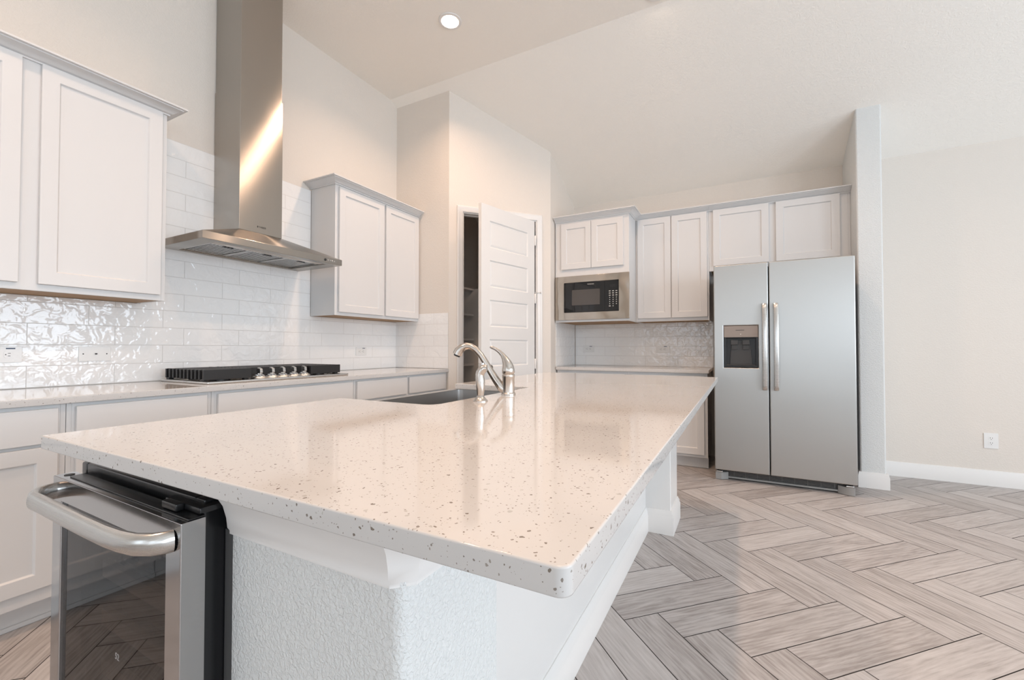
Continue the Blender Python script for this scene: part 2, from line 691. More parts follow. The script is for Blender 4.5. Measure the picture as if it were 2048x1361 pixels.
# ceiling: flat part and the slope down to the back wall
CF = (Vector((0, 0, 0)), Vector((0, 1, 0)), Vector((0, 0, 1)), Vector((1, 0, 0)))
struct('ceiling', MB(CF).prism([(YR - 0.2, CEIL), (CR_Y, CEIL), (YB + 0.15, zc(YB + 0.15)), (YB + 0.15, zc(YB + 0.15) + 0.12),
                                (CR_Y, CEIL + 0.12), (YR - 0.2, CEIL + 0.12)], -3.3, XR + 0.2), M['ceil'],
       'white textured ceiling, flat then sloping down to the back wall', 'ceiling', smooth=False)

struct('wall_left', MB(LW).box(YR - 0.1, YB, 0, CEIL, XW - 0.1, XW), M['wall'], 'white wall behind the range hood', 'wall', smooth=False)
sl = lambda u: zc(u) + 0.03
struct('wall_back', MB(BW).box(XW, XR, 0, zc(YB) + 0.02, -YB - 0.1, -YB), M['wall'], 'white back wall behind the refrigerator', 'wall', smooth=False)
# pantry walls
struct('wall_pantry_side', MB(BW).box(XW, A.x, 0, zc(YJ) + 0.02, -YJ - 0.09, -YJ), M['wall'],
       'narrow white wall between the left cabinets and the pantry', 'wall', smooth=False)
S0, S1, OPZ = 0.128, 0.915, 2.405
ztop = lambda s_: zc((A + DD * s_).y) + 0.02
pf = MB(DF)
pf.prism([(0, 0), (S0, 0), (S0, ztop(S0)), (0, ztop(0))], -0.1, 0)
pf.prism([(S1, 0), (DL, 0), (DL, ztop(DL)), (S1, ztop(S1))], -0.1, 0)
pf.prism([(S0, OPZ), (S1, OPZ), (S1, ztop(S1)), (S0, ztop(S0))], -0.1, 0)
struct('wall_pantry_front', pf, M['wall'], 'angled white wall holding the pantry doorway', 'wall', smooth=False)
struct('wall_pantry_return', MB(LW).prism([(B.y, 0), (YB, 0), (YB, zc(YB) + 0.02), (B.y, zc(B.y) + 0.02)], B.x - 0.09, B.x - 0.004), M['wall'],
       'short white wall beside the microwave cabinet', 'wall', smooth=False)
# wing wall beside the refrigerator
PX0, PX1, PY = 0.828, 0.992, 4.335
struct('wall_wing', MB(LW).prism([(PY, 0), (YB, 0), (YB, zc(YB) + 0.01), (PY, zc(PY) + 0.01)], PX0, PX1), M['post'],
       'white wing wall on the right of the refrigerator', 'wall', bevel=0.014, seg=4)


def wall_windows(frame, u0, u1, v1, wins, n0, n1):
    mb = MB(frame)
    xs = [u0]
    for a, b in wins:
        mb.box(xs[-1], a, 0, v1, n0, n1)
        mb.box(a, b, 0, WZ0, n0, n1)
        mb.box(a, b, WZ1, v1, n0, n1)
        xs.append(b)
    mb.box(xs[-1], u1, 0, v1, n0, n1)
    return mb


RWF_W = sorted([(-b, -a) for a, b in RIGHT_WINS])
struct('wall_right', wall_windows(RWF, -(YB + 0.1), -(YR - 0.1), CEIL, RWF_W, -XR - 0.1, -XR), M['wall'],
       'white right-hand wall with tall windows', 'wall', smooth=False)
FWF = (Vector((0, 0, 0)), Vector((-1, 0, 0)), Vector((0, 0, 1)), Vector((0, 1, 0)))
struct('wall_rear', wall_windows(FWF, -XR, -XW, CEIL, sorted([(-b, -a) for a, b in REAR_WINS]), YR - 0.1, YR), M['wall'],
       'white wall behind the viewer with windows', 'wall', smooth=False)
wn = 1
for fr, lst, n in ((RWF, RWF_W, -XR - 0.06), (FWF, sorted([(-b, -a) for a, b in REAR_WINS]), YR - 0.06)):
    for a, b in lst:
        mb = MB(fr)
        mb.box(a, a + 0.05, WZ0, WZ1, n, n + 0.04).box(b - 0.05, b, WZ0, WZ1, n, n + 0.04)
        mb.box(a + 0.05, b - 0.05, WZ0, WZ0 + 0.05, n, n + 0.04).box(a + 0.05, b - 0.05, WZ1 - 0.05, WZ1, n, n + 0.04)
        m_ = (WZ0 + WZ1) / 2
        mb.box(a + 0.05, b - 0.05, m_ - 0.025, m_ + 0.025, n, n + 0.035)
        mb.box((a + b) / 2 - 0.012, (a + b) / 2 + 0.012, WZ0 + 0.05, m_ - 0.025, n + 0.01, n + 0.03)
        mb.box((a + b) / 2 - 0.012, (a + b) / 2 + 0.012, m_ + 0.025, WZ1 - 0.05, n + 0.01, n + 0.03)
        struct('window_%d' % wn, mb, M['trim'], 'white framed window lighting the room', 'window')
        wn += 1

# baseboards
BBP = [(0, 0), (0.016, 0), (0.016, 0.095), (0.012, 0.105), (0.012, 0.112), (0.008, 0.122), (0, 0.122)]
struct('baseboard_back', MB().sweep(BBP, [(PX1, YB), (XR, YB)]), M['trim'], 'white baseboard along the right part of the back wall', 'baseboard')
struct('baseboard_wing', MB().sweep(BBP, [(PX0, YB), (PX0, PY), (PX1, PY), (PX1, YB)]), M['trim'],
       'white baseboard wrapping the wing wall foot', 'baseboard')
# reversed travel puts the moulding on the room side


# ------------------------------------------------------------------ backsplash
TT = 0.008
ZT0 = ZC + 0.001
tl = MB(LW).prism([(-2.0, ZT0), (YJ, ZT0), (YJ, 1.356), (2.318, 1.356), (2.318, 2.376), (1.202, 2.376), (1.202, 1.356), (-2.0, 1.356)], XW + 0.0006, XW + TT)
tag(tl.build('tile_backsplash', M['tile'], smooth=False), 'glossy white subway tile backsplash behind the cooktop and hood', 'backsplash')
tj = MB((Vector((0, 0, 0)), Vector((1, 0, 0)), Vector((0, 0, 1)), Vector((0, -1, 0)))).box(XW + TT, A.x - 0.004, ZT0, 1.431, -YJ + 0.0006, -YJ + TT)
tag(tj.build('tile_backsplash', M['tile'], bevel=0.002), 'small white tile backsplash at the far end of the left worktop, beside the pantry doorway', 'backsplash')
tb = MB(BW).box(B.x + 0.012, -0.245, 0.901, 1.368, -YB + 0.0006, -YB + TT)
tag(tb.build('tile_backsplash', M['tile'], smooth=False), 'white tile backsplash under the microwave on the back wall', 'backsplash')
tr = MB(LW).box(B.y + 0.14, YB - TT, 0.901, 1.368, B.x - 0.0034, B.x + 0.004)
tag(tr.build('tile_backsplash', M['tile'], smooth=False), 'narrow white tile strip on the side wall left of the back worktop', 'backsplash')

# ------------------------------------------------------------------ cabinets
CROWN = [(0, 0), (0.010, 0), (0.010, 0.007), (0.016, 0.009), (0.022, 0.014), (0.046, 0.031), (0.056, 0.035), (0.056, 0.039),
         (0.070, 0.041), (0.070, 0.049), (0, 0.049)]


def wall_cab(name, frame, u0, u1, v0, v1, nb, nf, doors, label, sides=True, under=True, loc=None, st=0.058, grp=None):
    """upper cabinet; nb back plane, nf face plane; doors: list of (u0,u1,v0,v1)"""
    O, U, V, N = frame
    t = thing(name, loc, label, 'cabinet', grp)
    c = MB(frame)
    lip = 0.0015
    c.box(u0, u0 + 0.016, v0, v1, nb, nf)
    c.box(u1 - 0.016, u1, v0, v1, nb, nf)
    c.box(u0 + 0.016, u1 - 0.016, v0, v1, nf - 0.019, nf)
    c.box(u0 + 0.016, u1 - 0.016, v1 - 0.016, v1, nb, nf - 0.019)
    c.build('carcass', M['cab'], t, bevel=0.0012)
    if under:
        tag(MB(frame).box(u0 + 0.0165, u1 - 0.0165, v0 + lip, v0 + lip + 0.006, nb + 0.002, nf - 0.0195).build('underside_panel', M['ply'], t),
            'bare plywood underside panel')
    for d in doors:
        MB(frame).shaker(*d, nf + 0.001, nf + 0.020, st=st).build('door', M['cab'], t, bevel=0.0016)
    return t


def base_cab(name, frame, u0, u1, nb, nf, drawers, doors, label, loc, ztop=0.872, grp=None, toe_n=0.075):
    t = thing(name, loc, label, 'cabinet', grp)
    c = MB(frame)
    zt = 0.105
    c.box(u0, u0 + 0.016, zt, ztop, nb, nf)
    c.box(u1 - 0.016, u1, zt, ztop, nb, nf)
    c.box(u0 + 0.016, u1 - 0.016, zt, ztop, nf - 0.019, nf)
    c.box(u0 + 0.016, u1 - 0.016, zt, zt + 0.016, nb, nf - 0.019)
    c.build('carcass', M['cab'], t, bevel=0.0012)
    k = MB(frame)
    k.box(u0, u1, 0.0, zt - 0.0005, nf - toe_n - 0.016, nf - toe_n)
    k.box(u0, u1, 0.0, 0.018, nf - toe_n, nf - toe_n + 0.010)
    k.build('toe_kick', M['cab'], t, bevel=0.002)
    for d in drawers:
        MB(frame).box(*d, nf + 0.001, nf + 0.019).build('drawer_front', M['cab'], t, bevel=0.0022)
    for d in doors:
        MB(frame).shaker(*d, nf + 0.001, nf + 0.019).build('door', M['cab'], t, bevel=0.0016)
    return t


def crown_part(parent, frame_world_path, z):
    return MB().sweep([(o, z + h) for o, h in CROWN], frame_world_path).build('crown_moulding', M['cab'], parent, bevel=0.0)


# left run of base cabinets
FX = -2.446
DZ0, DZ1 = 0.722, 0.858
left_units = [(-1.75, -0.95, 'two-door'), (-0.95, -0.25, 'two-door'), (-0.25, 0.2, 'one'), (0.2, 0.715, 'x'), (0.715, 1.264, 'x'), (1.264, 2.203, 'x'), (2.203, 2.760, 'x'), (2.760, YJ - 0.006, 'x')]
left_lab = ['white base cabinet of the left run, third unit behind the viewpoint', 'white base cabinet of the left run, second unit behind the viewpoint',
            'white base cabinet of the left run, hidden just outside the left edge',
            'white base cabinet with one drawer and door at the left edge, opposite the wine cooler',
            'white base cabinet just left of the cooktop, second from the left edge',
            'widest white base cabinet, directly under the gas cooktop',
            'white base cabinet just right of the cooktop',
            'last white base cabinet of the left run, beside the pantry wall']
for (a, b, k), lb in zip(left_units, left_lab):
    l_, r_ = a + 0.027, b - 0.027
    if abs(a - 1.264) < 1e-6:
        r_ = 2.182
    if abs(a - 2.203) < 1e-6:
        l_, r_ = 2.223, 2.747
    if abs(a - 2.760) < 1e-6:
        l_, r_ = 2.774, 3.27
    dr = [(l_, r_, DZ0, DZ1)]
    if r_ - l_ > 0.6:
        m_ = (l_ + r_) / 2
        drs = [(l_, m_ - 0.002, 0.160, 0.708), (m_ + 0.002, r_, 0.160, 0.708)]
    else:
        drs = [(l_, r_, 0.160, 0.708)]
    base_cab('base_cabinet', LW, a + 0.0008, b - 0.0008, XW + 0.004, FX, dr, drs, lb, (FX - 0.3, (a + b) / 2, 0), grp='left run base cabinets')

# left worktop
wt = MB(CF).box(-2.0, YJ - 0.001, 0.8735, ZC, XW + 0.001, -2.42)
tag(wt.build('worktop', M['quartz'], bevel=0.003), 'long speckled white quartz worktop along the left wall under the cooktop', 'worktop')

# left uppers
UF = -2.79
t = wall_cab('wall_cabinet', LW, -0.60, 1.199, 1.357, 2.386, XW + 0.001, UF,
             [(0.712, 1.172, 1.387, 2.382), (0.19, 0.651, 1.387, 2.382), (-0.27, 0.188, 1.387, 2.382)],
             'white wall cabinet left of the range hood, cut by the left edge', loc=(UF, 0.3, 1.357))
crown_part(t, [(UF, -0.60), (UF, 1.199), (XW + 0.001, 1.199)], 2.386 - 0.004)
t = wall_cab('wall_cabinet', LW, 2.320, YJ + 0.0 - 0.0, 1.357, 2.388, XW + 0.009, UF,
             [(2.348, 2.829, 1.383, 2.371), (2.852, 3.292, 1.383, 2.371)],
             'white two-door wall cabinet right of the range hood', loc=(UF, 2.8, 1.357))
crown_part(t, [(XW + 0.001, 2.320), (UF, 2.320), (UF, YJ - 0.001)], 2.388 - 0.006)
# right back run
YF = 4.255
base_cab('base_cabinet', BW, -1.72, -0.985, -YB + 0.004, -YF - 0.02, [(-1.69, -1.012, DZ0, 0.845)],
         [(-1.69, -1.353, 0.132, 0.708), (-1.349, -1.012, 0.132, 0.708)], 'white base cabinet under the microwave, left of the back run',
         (-1.35, YF + 0.3, 0), ztop=0.869, grp='back run base cabinets')
base_cab('base_cabinet', BW, -0.984, -0.268, -YB + 0.004, -YF - 0.02, [(-0.948, -0.296, DZ0, 0.845)],
         [(-0.948, -0.624, 0.132, 0.708), (-0.620, -0.296, 0.132, 0.708)], 'white base cabinet beside the refrigerator on the back run',
         (-0.62, YF + 0.3, 0), ztop=0.869, grp='back run base cabinets')
wb = MB(BW).box(B.x + 0.005, -0.254, 0.870, 0.900, -YB + 0.001, -YF + 0.018)
tag(wb.build('worktop', M['quartz'], bevel=0.003), 'short speckled quartz worktop on the back wall beside the refrigerator', 'worktop')

# microwave cabinet, deep
MF = 4.235
ZU = 1.366
t = thing('microwave_cabinet', (-1.33, 4.5, ZU), 'deep white wall cabinet with two doors above the built-in microwave', 'cabinet')
c = MB(BW)
c.box(B.x + 0.006, B.x + 0.022, ZU, 2.42, -YB + 0.001, -MF)
c.box(-0.969, -0.953, ZU, 2.42, -YB + 0.001, -MF)
c.plate(B.x + 0.022, -0.969, ZU, 2.42, -MF - 0.019, -MF, (-1.67, -1.0, 1.41, 1.815))
c.box(B.x + 0.022, -0.969, 1.86, 1.876, -YB + 0.001, -MF - 0.019)
c.box(B.x + 0.022, -0.969, 2.404, 2.42, -YB + 0.001, -MF - 0.019)
c.build('carcass', M['cab'], t, bevel=0.001)
tag(MB(BW).box(B.x + 0.0225, -0.9695, ZU + 0.0015, ZU + 0.008, -YB + 0.009, -MF - 0.0195).build('underside_panel', M['ply'], t), 'bare plywood underside panel')
for d in ((-1.651, -1.331, 1.912, 2.388), (-1.327, -1.006, 1.912, 2.388)):
    MB(BW).shaker(*d, -MF + 0.001, -MF + 0.020).build('door', M['cab'], t, bevel=0.0016)
TF = 4.54
crown_part(t, [(B.x + 0.006, MF), (-0.953, MF), (-0.953, TF - 0.071)], 2.412)
t = wall_cab('wall_cabinet', BW, -0.952, -0.262, ZU + 0.002, 2.42, -YB + 0.001, -TF,
             [(-0.932, -0.610, 1.400, 2.414), (-0.600, -0.278, 1.400, 2.414)],
             'tall white two-door wall cabinet between the microwave and the refrigerator', loc=(-0.6, 4.6, ZU))
crown_part(t, [(-0.952, TF), (-0.262, TF)], 2.412)
t = wall_cab('wall_cabinet', BW, -0.261, PX0 - 0.001, 1.833, 2.42, -YB + 0.001, -TF,
             [(-0.225, 0.233, 1.878, 2.424 - 0.008), (0.287, 0.752, 1.878, 2.424 - 0.008)],
             'white two-door wall cabinet above the refrigerator', loc=(0.29, 4.6, 1.833))
crown_part(t, [(-0.261, TF), (PX0 - 0.001, TF)], 2.412)

# ------------------------------------------------------------------ microwave
t = thing('microwave', (-1.335, 4.22, 1.386), 'built-in microwave with wide steel trim and black glass front', 'microwave')
MY = -4.215
tr_ = MB(BW).plate(-1.716, -0.948, 1.387, 1.839, MY - 0.018, MY, (-1.6195, -1.0515, 1.4645, 1.7700))
tr_.build('trim_frame', M['msteel'], t, bevel=0.003)
MB(BW).box(-1.655, -1.015, 1.425, 1.805, -4.72, MY - 0.0185).build('oven_body', M['dark'], t)
dp = MB(BW).plate(-1.618, -1.19, 1.466, 1.7685, MY - 0.017, MY + 0.004, (-1.532, -1.238, 1.535, 1.694), depth=0.002)
d_ = dp.build('door', M['blackglass'], t, bevel=0.001)
MB(BW).box(-1.5315, -1.2385, 1.5355, 1.6935, MY + 0.0021, MY + 0.0028).build('window', M['window'], d_)
text_part('brand_marking', 'FRIGIDAIRE', 0.0135, BW, -1.332, 1.744, MY + 0.0042, M['mark'], d_, 'CENTER')
cp = MB(BW).box(-1.1885, -1.053, 1.466, 1.7685, MY - 0.017, MY + 0.004).build('control_panel', M['blackglass'], t, bevel=0.001)
kp = MB(BW)
for r in range(8):
    for q in range(3):
        if r == 7 and q == 2:
            continue
        uu = -1.138 + q * 0.033
        vv = 1.662 - r * 0.0212
        ww = 0.0085 if (r < 3 or (r == 7 and q == 0)) else 0.004
        kp.box(uu - ww, uu + ww, vv - 0.0034, vv + 0.0034, MY + 0.0041, MY + 0.0046)
kp.build('keypad_markings', M['mark'], cp)
MB(BW).box(-1.138, -1.072, 1.700, 1.728, MY + 0.0041, MY + 0.0046).build('display', M['black'], cp)

# ------------------------------------------------------------------ refrigerator
t = thing('refrigerator', (0.27, 4.4, 0), 'stainless steel side-by-side refrigerator with ice and water dispenser', 'refrigerator')
FY = -4.0
MB(BW).box(-0.185, 0.728, 0.03, 1.765, -4.80, -4.075).build('cabinet_body', M['dark'], t, bevel=0.004)
ld = MB(BW).plate(-0.198, 0.196, 0.087, 1.788, -4.070, FY, (-0.1255, 0.1255, 0.937, 1.283), depth=0.065)
ld = ld.build('freezer_door', M['fsteel'], t, bevel=0.007, seg=3)
rd = MB(BW).box(0.2025, 0.752, 0.087, 1.788, -4.070, FY).build('fridge_door', M['fsteel'], t, bevel=0.007, seg=3)
MB(BW).box(-0.185, 0.728, 0.10, 1.76, -4.0748, -4.0705).build('door_gasket', M['gap'], t)
for u0, u1, dd in ((0.151, 0.185, ld), (0.230, 0.264, rd)):
    um = (u0 + u1) / 2
    pts = []
    zs = [0.762, 0.775, 0.80, 0.90, 1.0, 1.11, 1.22, 1.32, 1.415, 1.442, 1.456]
    ns = [0.022, 0.033, 0.040, 0.050, 0.056, 0.058, 0.056, 0.050, 0.040, 0.032, 0.022]
    hb = MB(BW)
    ring = []
    for z_, n_ in zip(zs, ns):
        ring.append([hb.p(u0, z_, FY + n_ - 0.016), hb.p(u1, z_, FY + n_ - 0.016), hb.p(u1 - 0.002, z_, FY + n_ - 0.002),
                     hb.p(um, z_, FY + n_ + 0.003), hb.p(u0 + 0.002, z_, FY + n_ - 0.002)])
    for a_, b_ in zip(ring, ring[1:]):
        for i in range(5):
            j = (i + 1) % 5
            hb.f.append([a_[i], a_[j], b_[j], b_[i]])
    hb.f.append(ring[0][::-1])
    hb.f.append(ring[-1])
    hb.box(u0 + 0.004, u1 - 0.004, 0.768, 0.800, FY, FY + 0.026)
    hb.box(u0 + 0.004, u1 - 0.004, 1.418, 1.450, FY, FY + 0.026)
    hb.build('handle', M['steel'], dd, bevel=0.0015, angle=50)
dsp = MB(BW)
dsp.box(-0.1235, 0.1235, 1.187, 1.281, FY - 0.060, FY - 0.002)
ds = dsp.build('dispenser_panel', M['taupe'], ld, bevel=0.002)
MB(BW).box(-0.036, 0.026, 1.2425, 1.2465, FY - 0.0019, FY - 0.001).build('panel_marking', M['ink'], ds)
MB(BW).lathe([(0.004, 0), (0.004, 0.002)], (0.0, 4.0019, 1.212), 12, Vector((0, -1, 0))).build('indicator_light', M['mark'], ds)
rc = MB(BW).plate(-0.1235, 0.1235, 0.940, 1.1865, FY - 0.064, FY - 0.006, (-0.108, 0.108, 0.956, 1.18), depth=0.05)
rc.build('dispenser_recess', M['black'], ld, bevel=0.002)
MB(BW).prism([(-0.082, 0.958), (0.084, 0.958), (0.066, 1.165), (-0.068, 1.165)], FY - 0.0555, FY - 0.044).build('recess_plate', M['dark'], ld, bevel=0.003)
for x_ in (-0.047, 0.038):
    pd = MB(BW)
    pd.box(x_ - 0.026, x_ + 0.026, 1.125, 1.165, FY - 0.05, FY - 0.018)
    pd.prism([(x_ - 0.024, 1.085), (x_ + 0.024, 1.085), (x_ + 0.020, 1.125), (x_ - 0.020, 1.125)], FY - 0.042, FY - 0.034)
    pd.build('dispenser_paddle', M['dark'], ld, bevel=0.003)
MB(BW).box(-0.105, 0.105, 0.9565, 0.962, FY - 0.055, FY - 0.008).build('drip_grille', M['dark'], ld, bevel=0.001)
# toe grille
gl_ = MB(BW)
gl_.box(-0.10, 0.64, 0.012, 0.026, -4.085, -4.062)
gl_.build('toe_grille', M['grey'], t, bevel=0.002)
MB(BW).box(-0.10, 0.64, 0.0265, 0.08, -4.085, -4.078).build('grille_backing', M['gap'], t)
gs = MB(BW)
for i in range(5):
    gs.box(-0.095, 0.635, 0.031 + i * 0.0105, 0.0345 + i * 0.0105, -4.0775, -4.069)
for i in range(9):
    gs.box(-0.06 + i * 0.085, -0.056 + i * 0.085, 0.028, 0.08, -4.0775, -4.0705)
gs.build('grille_slats', M['midgrey'], t)
for s_, x0, x1 in ((0, -0.196, -0.135), (1, 0.678, 0.739)):
    ft = MB()
    if s_ == 0:
        ft.prism([(x0, 4.02), (x0 + 0.045, 4.02), (-0.10, 4.06), (-0.10, 4.085), (x0, 4.085)], 0.002, 0.062)
    else:
        ft.prism([(0.64, 4.06), (x1 - 0.045, 4.02), (x1, 4.02), (x1, 4.085), (0.64, 4.085)], 0.002, 0.062)
    ft.build('foot_cover', M['grey'], t, bevel=0.003)
    hx = (x0 + x1) / 2
    MB().box(hx - 0.024, hx + 0.024, 4.022, 4.07, 0.0625, 0.074).build('door_hinge', M['chrome'], t, bevel=0.004)

# ------------------------------------------------------------------ range hood
HY0, HY1, HX = 1.281, 2.212, -2.583
CY0, CY1, CX = 1.588, 1.876, -2.785
t = thing('range_hood', (-2.83, 1.745, 1.70), 'stainless steel chimney range hood above the cooktop', 'range hood')
# canopy
hb = XW + 0.009
cm = MB()
lo = [(HX, HY0), (HX, HY1), (hb, HY1), (hb, HY0)]
up = [(CX, CY0), (CX, CY1), (hb, CY1), (hb, CY0)]
va = [cm.p(x, y, 1.7015) for x, y in lo]
vb = [cm.p(x, y, 1.744) for x, y in lo]
vc = [cm.p(x, y, 1.851) for x, y in up]
ins = 0.055
vi = [cm.p(x, y, 1.7015) for x, y in ((HX - ins, HY0 + ins * 1.7), (HX - ins, HY1 - ins * 1.7), (hb + ins * 0.7, HY1 - ins * 1.7), (hb + ins * 0.7, HY0 + ins * 1.7))]
vd = [cm.p(x, y, 1.722) for x, y in ((HX - ins, HY0 + ins * 1.7), (HX - ins, HY1 - ins * 1.7), (hb + ins * 0.7, HY1 - ins * 1.7), (hb + ins * 0.7, HY0 + ins * 1.7))]
for i in range(4):
    j = (i + 1) % 4
    cm.f += [[va[i], va[j], vb[j], vb[i]], [vb[i], vb[j], vc[j], vc[i]], [va[j], va[i], vi[i], vi[j]], [vi[j], vi[i], vd[i], vd[j]]]
cm.f.append(vd)
cm.f.append(vc)
can = cm.build('canopy', M['hsteel'], t, bevel=0.0012, seg=1, angle=20, smooth=False)
# lamp strip and baffle filters in the underside
fx0, fx1 = hb + ins * 0.7 + 0.004, HX - ins - 0.004
fy0, fy1 = HY0 + ins * 1.7 + 0.004, HY1 - ins * 1.7 - 0.004
MB().box(fx1 - 0.075, fx1, fy0, fy1, 1.708, 1.7218).build('lamp_strip', M['mark'], t, bevel=0.001)
for k_ in range(2):
    yy = fy0 + (0.12 if k_ == 0 else (fy1 - fy0) - 0.12)
    MB().box(fx1 - 0.055, fx1 - 0.02, yy - 0.055, yy + 0.055, 1.7055, 1.7079).build('hood_lamp', M['white'], t, bevel=0.0008)
fw = (fy1 - fy0) / 3
for k_ in range(3):
    y0, y1 = fy0 + k_ * fw + 0.002, fy0 + (k_ + 1) * fw - 0.002
    fb = MB()
    x0, x1 = fx0, fx1 - 0.078
    fb.box(x0, x1, y0, y0 + 0.012, 1.709, 1.7218).box(x0, x1, y1 - 0.012, y1, 1.709, 1.7218)
    fb.box(x0, x0 + 0.012, y0 + 0.012, y1 - 0.012, 1.709, 1.7218).box(x1 - 0.012, x1, y0 + 0.012, y1 - 0.012, 1.709, 1.7218)
    n_ = 11
    for i in range(n_):
        a_ = y0 + 0.014 + (y1 - y0 - 0.028) * i / n_
        fb.box(x0 + 0.012, x1 - 0.012, a_, a_ + (y1 - y0 - 0.028) / n_ * 0.55, 1.711, 1.716)
    fb.build('baffle_filter', M['steel'], t, bevel=0.0)
    MB().box(x1 - 0.03, x1 - 0.016, (y0 + y1) / 2 - 0.03, (y0 + y1) / 2 + 0.03, 1.7045, 1.7088).build('filter_latch', M['black'], t, bevel=0.001)
# chimney sleeves
MB().box(hb, CX, CY0, CY1, 1.8515, 2.792).build('lower_chimney', M['hsteel'], t, bevel=0.002)
MB().box(hb, CX - 0.006, CY0 + 0.005, CY1 - 0.005, 2.7925, CEIL - 0.001).build('upper_chimney', M['hsteel'], t, bevel=0.002)
# logo and buttons
lf = (Vector((0, 0, 0)), Vector((0, 1, 0)), Vector((0, 0, 1)), Vector((1, 0, 0)))
dm = MB(lf)
dm.prism([(1.7035, 1.8935), (1.708, 1.886), (1.7125, 1.8935), (1.708, 1.9005)], CX + 0.0002, CX + 0.0012)
dm.build('brand_emblem', M['ink'], t)
text_part('brand_lettering', 'FABER', 0.017, lf, 1.7165, 1.893, CX + 0.0003, M['ink'], t)
MB().lathe([(0.0085, 0), (0.0085, 0.003), (0.007, 0.004)], (HX + 0.0002, 2.068, 1.7225), 16, Vector((1, 0, 0))).build('power_button', M['black'], t)
for i in range(4):
    MB().lathe([(0.006, 0), (0.006, 0.002), (0.005, 0.0028)], (HX + 0.0002, 2.093 + i * 0.017, 1.7225), 14, Vector((1, 0, 0))).build('speed_button', M['steel'], t)

# ------------------------------------------------------------------ cooktop
t = thing('gas_cooktop', (-2.78, 1.755, ZC), 'five-burner stainless gas cooktop with black cast-iron grates', 'cooktop')
TX0, TX1, TY0, TY1 = -3.03, -2.520, 1.285, 2.222
tray = MB().plate(TX0, TX1, TY0, TY1, ZC + 0.0005, ZC + 0.013, (TX0 + 0.03, TX1 - 0.03, TY0 + 0.03, TY1 - 0.03), depth=0.006)
tray.build('tray', M['steel'], t, bevel=0.003)
GT, GB = 0.979, 0.921
knob_y = [1.615, 1.692, 1.765, 1.842, 1.918]
kp_ = MB()
kpts = []
for ky in knob_y:
    kp_.lathe([(0.043, 0), (0.041, 0.010), (0.033, 0.018)], (-2.60, ky, ZC + 0.0075), 20)
kp_.build('control_boss', M['steel'], t)
for ky in knob_y:
    kb = MB().lathe([(0.028, 0), (0.028, 0.005), (0.024, 0.008), (0.018, 0.010), (0.017, 0.016), (0.001, 0.0165)], (-2.60, ky, ZC + 0.0256), 24)
    ko = kb.build('control_knob', M['chrome'], t)
    kk = MB((Vector((-2.60, ky, 0)), Vector((1, 0, 0)), Vector((0, 0, 1)), Vector((0, -1, 0))))
    zb = ZC + 0.0416
    kk.prism([(-0.018, zb), (0.018, zb), (0.022, zb + 0.006), (0.018, zb + 0.028), (-0.006, zb + 0.036), (-0.018, zb + 0.026)], -0.0085, 0.0085)
    kk.build('knob_grip', M['steel'], ko, bevel=0.002)
for gi, (y0, y1, xf) in enumerate(((1.300, 1.560, -2.590), (1.572, 1.952, -2.668), (1.964, 2.208, -2.590))):
    gm = MB()
    nf_ = 11 if gi != 1 else 9
    x0 = -3.005
    for i in range(nf_):
        xx = x0 + (xf - x0 - 0.018) * i / (nf_ - 1)
        last = (i == nf_ - 1)
        w0 = 0.018 if last else 0.014
        if last and gi == 0:
            gm.prism([(xx, y0), (xx + w0, y0), (xx + w0, y1), (xx, y1)], GB + 0.001, GT)
        elif last:
            gm.box(xx, xx + w0, y0, y1, GB + 0.001, GT)
        else:
            gm.box(xx, xx + w0, y0, y0 + 0.075, GB + 0.004, GT - 0.001)
            gm.box(xx, xx + w0, y1 - 0.075, y1, GB + 0.004, GT - 0.001)
            gm.box(xx, xx + w0, y0 + 0.075, y1 - 0.075, GT - 0.020, GT - 0.001)
    gm.box(x0, xf - 0.018, y0 + 0.010, y0 + 0.024, GT - 0.012, GT)
    gm.box(x0, xf - 0.018, y1 - 0.024, y1 - 0.010, GT - 0.012, GT)
    for px_ in (x0 + 0.005, xf - 0.05):
        for py_ in (y0 + 0.004, y1 - 0.03):
            gm.box(px_, px_ + 0.03, py_, py_ + 0.026, ZC + 0.0072, GB + 0.006)
    gm.build('grate', M['iron'], t, bevel=0.002)
for bx, by, br in ((-2.68, 1.43, 0.04), (-2.92, 1.43, 0.032), (-2.83, 1.76, 0.05), (-2.68, 2.085, 0.032), (-2.92, 2.085, 0.04)):
    MB().lathe([(br + 0.012, 0), (br + 0.012, 0.008), (br, 0.010), (br, 0.016), (br * 0.9, 0.019), (0.002, 0.020)], (bx, by, ZC + 0.0072), 24).build('burner', M['black'], t)

# ------------------------------------------------------------------ island
IX0, IX1, IY0, IY1 = -1.392, -0.137, 0.366, 3.212
NX, NY0, NY1 = -0.937, 1.190, 1.962
IT, IB = ZC, 0.8735


def arc(cx, cy, r, a0, a1, n=6):
    return [(cx + r * math.cos(math.radians(a0 + (a1 - a0) * i / n)), cy + r * math.sin(math.radians(a0 + (a1 - a0) * i / n))) for i in range(n + 1)]


r = 0.014
rs = 0.045
poly = arc(IX0 + 0.005, IY0 + 0.005, 0.005, 180, 270, 3) + arc(IX1 - r, IY0 + r, r, 270, 360) + arc(IX1 - r, IY1 - r, r, 0, 90) + [(IX0, IY1)]
poly += [(IX0, NY1)] + arc(NX - 0.012, NY1 - 0.012, 0.012, 90, 0, 4)
poly += arc(NX - rs, NY0 + rs, rs, 0, -90, 8) + [(IX0, NY0)]
it = MB().prism(poly, IB, IT)
tag(it.build('worktop', M['quartz'], bevel=0.0028, angle=60), 'large speckled quartz island worktop notched for the sink', 'worktop')

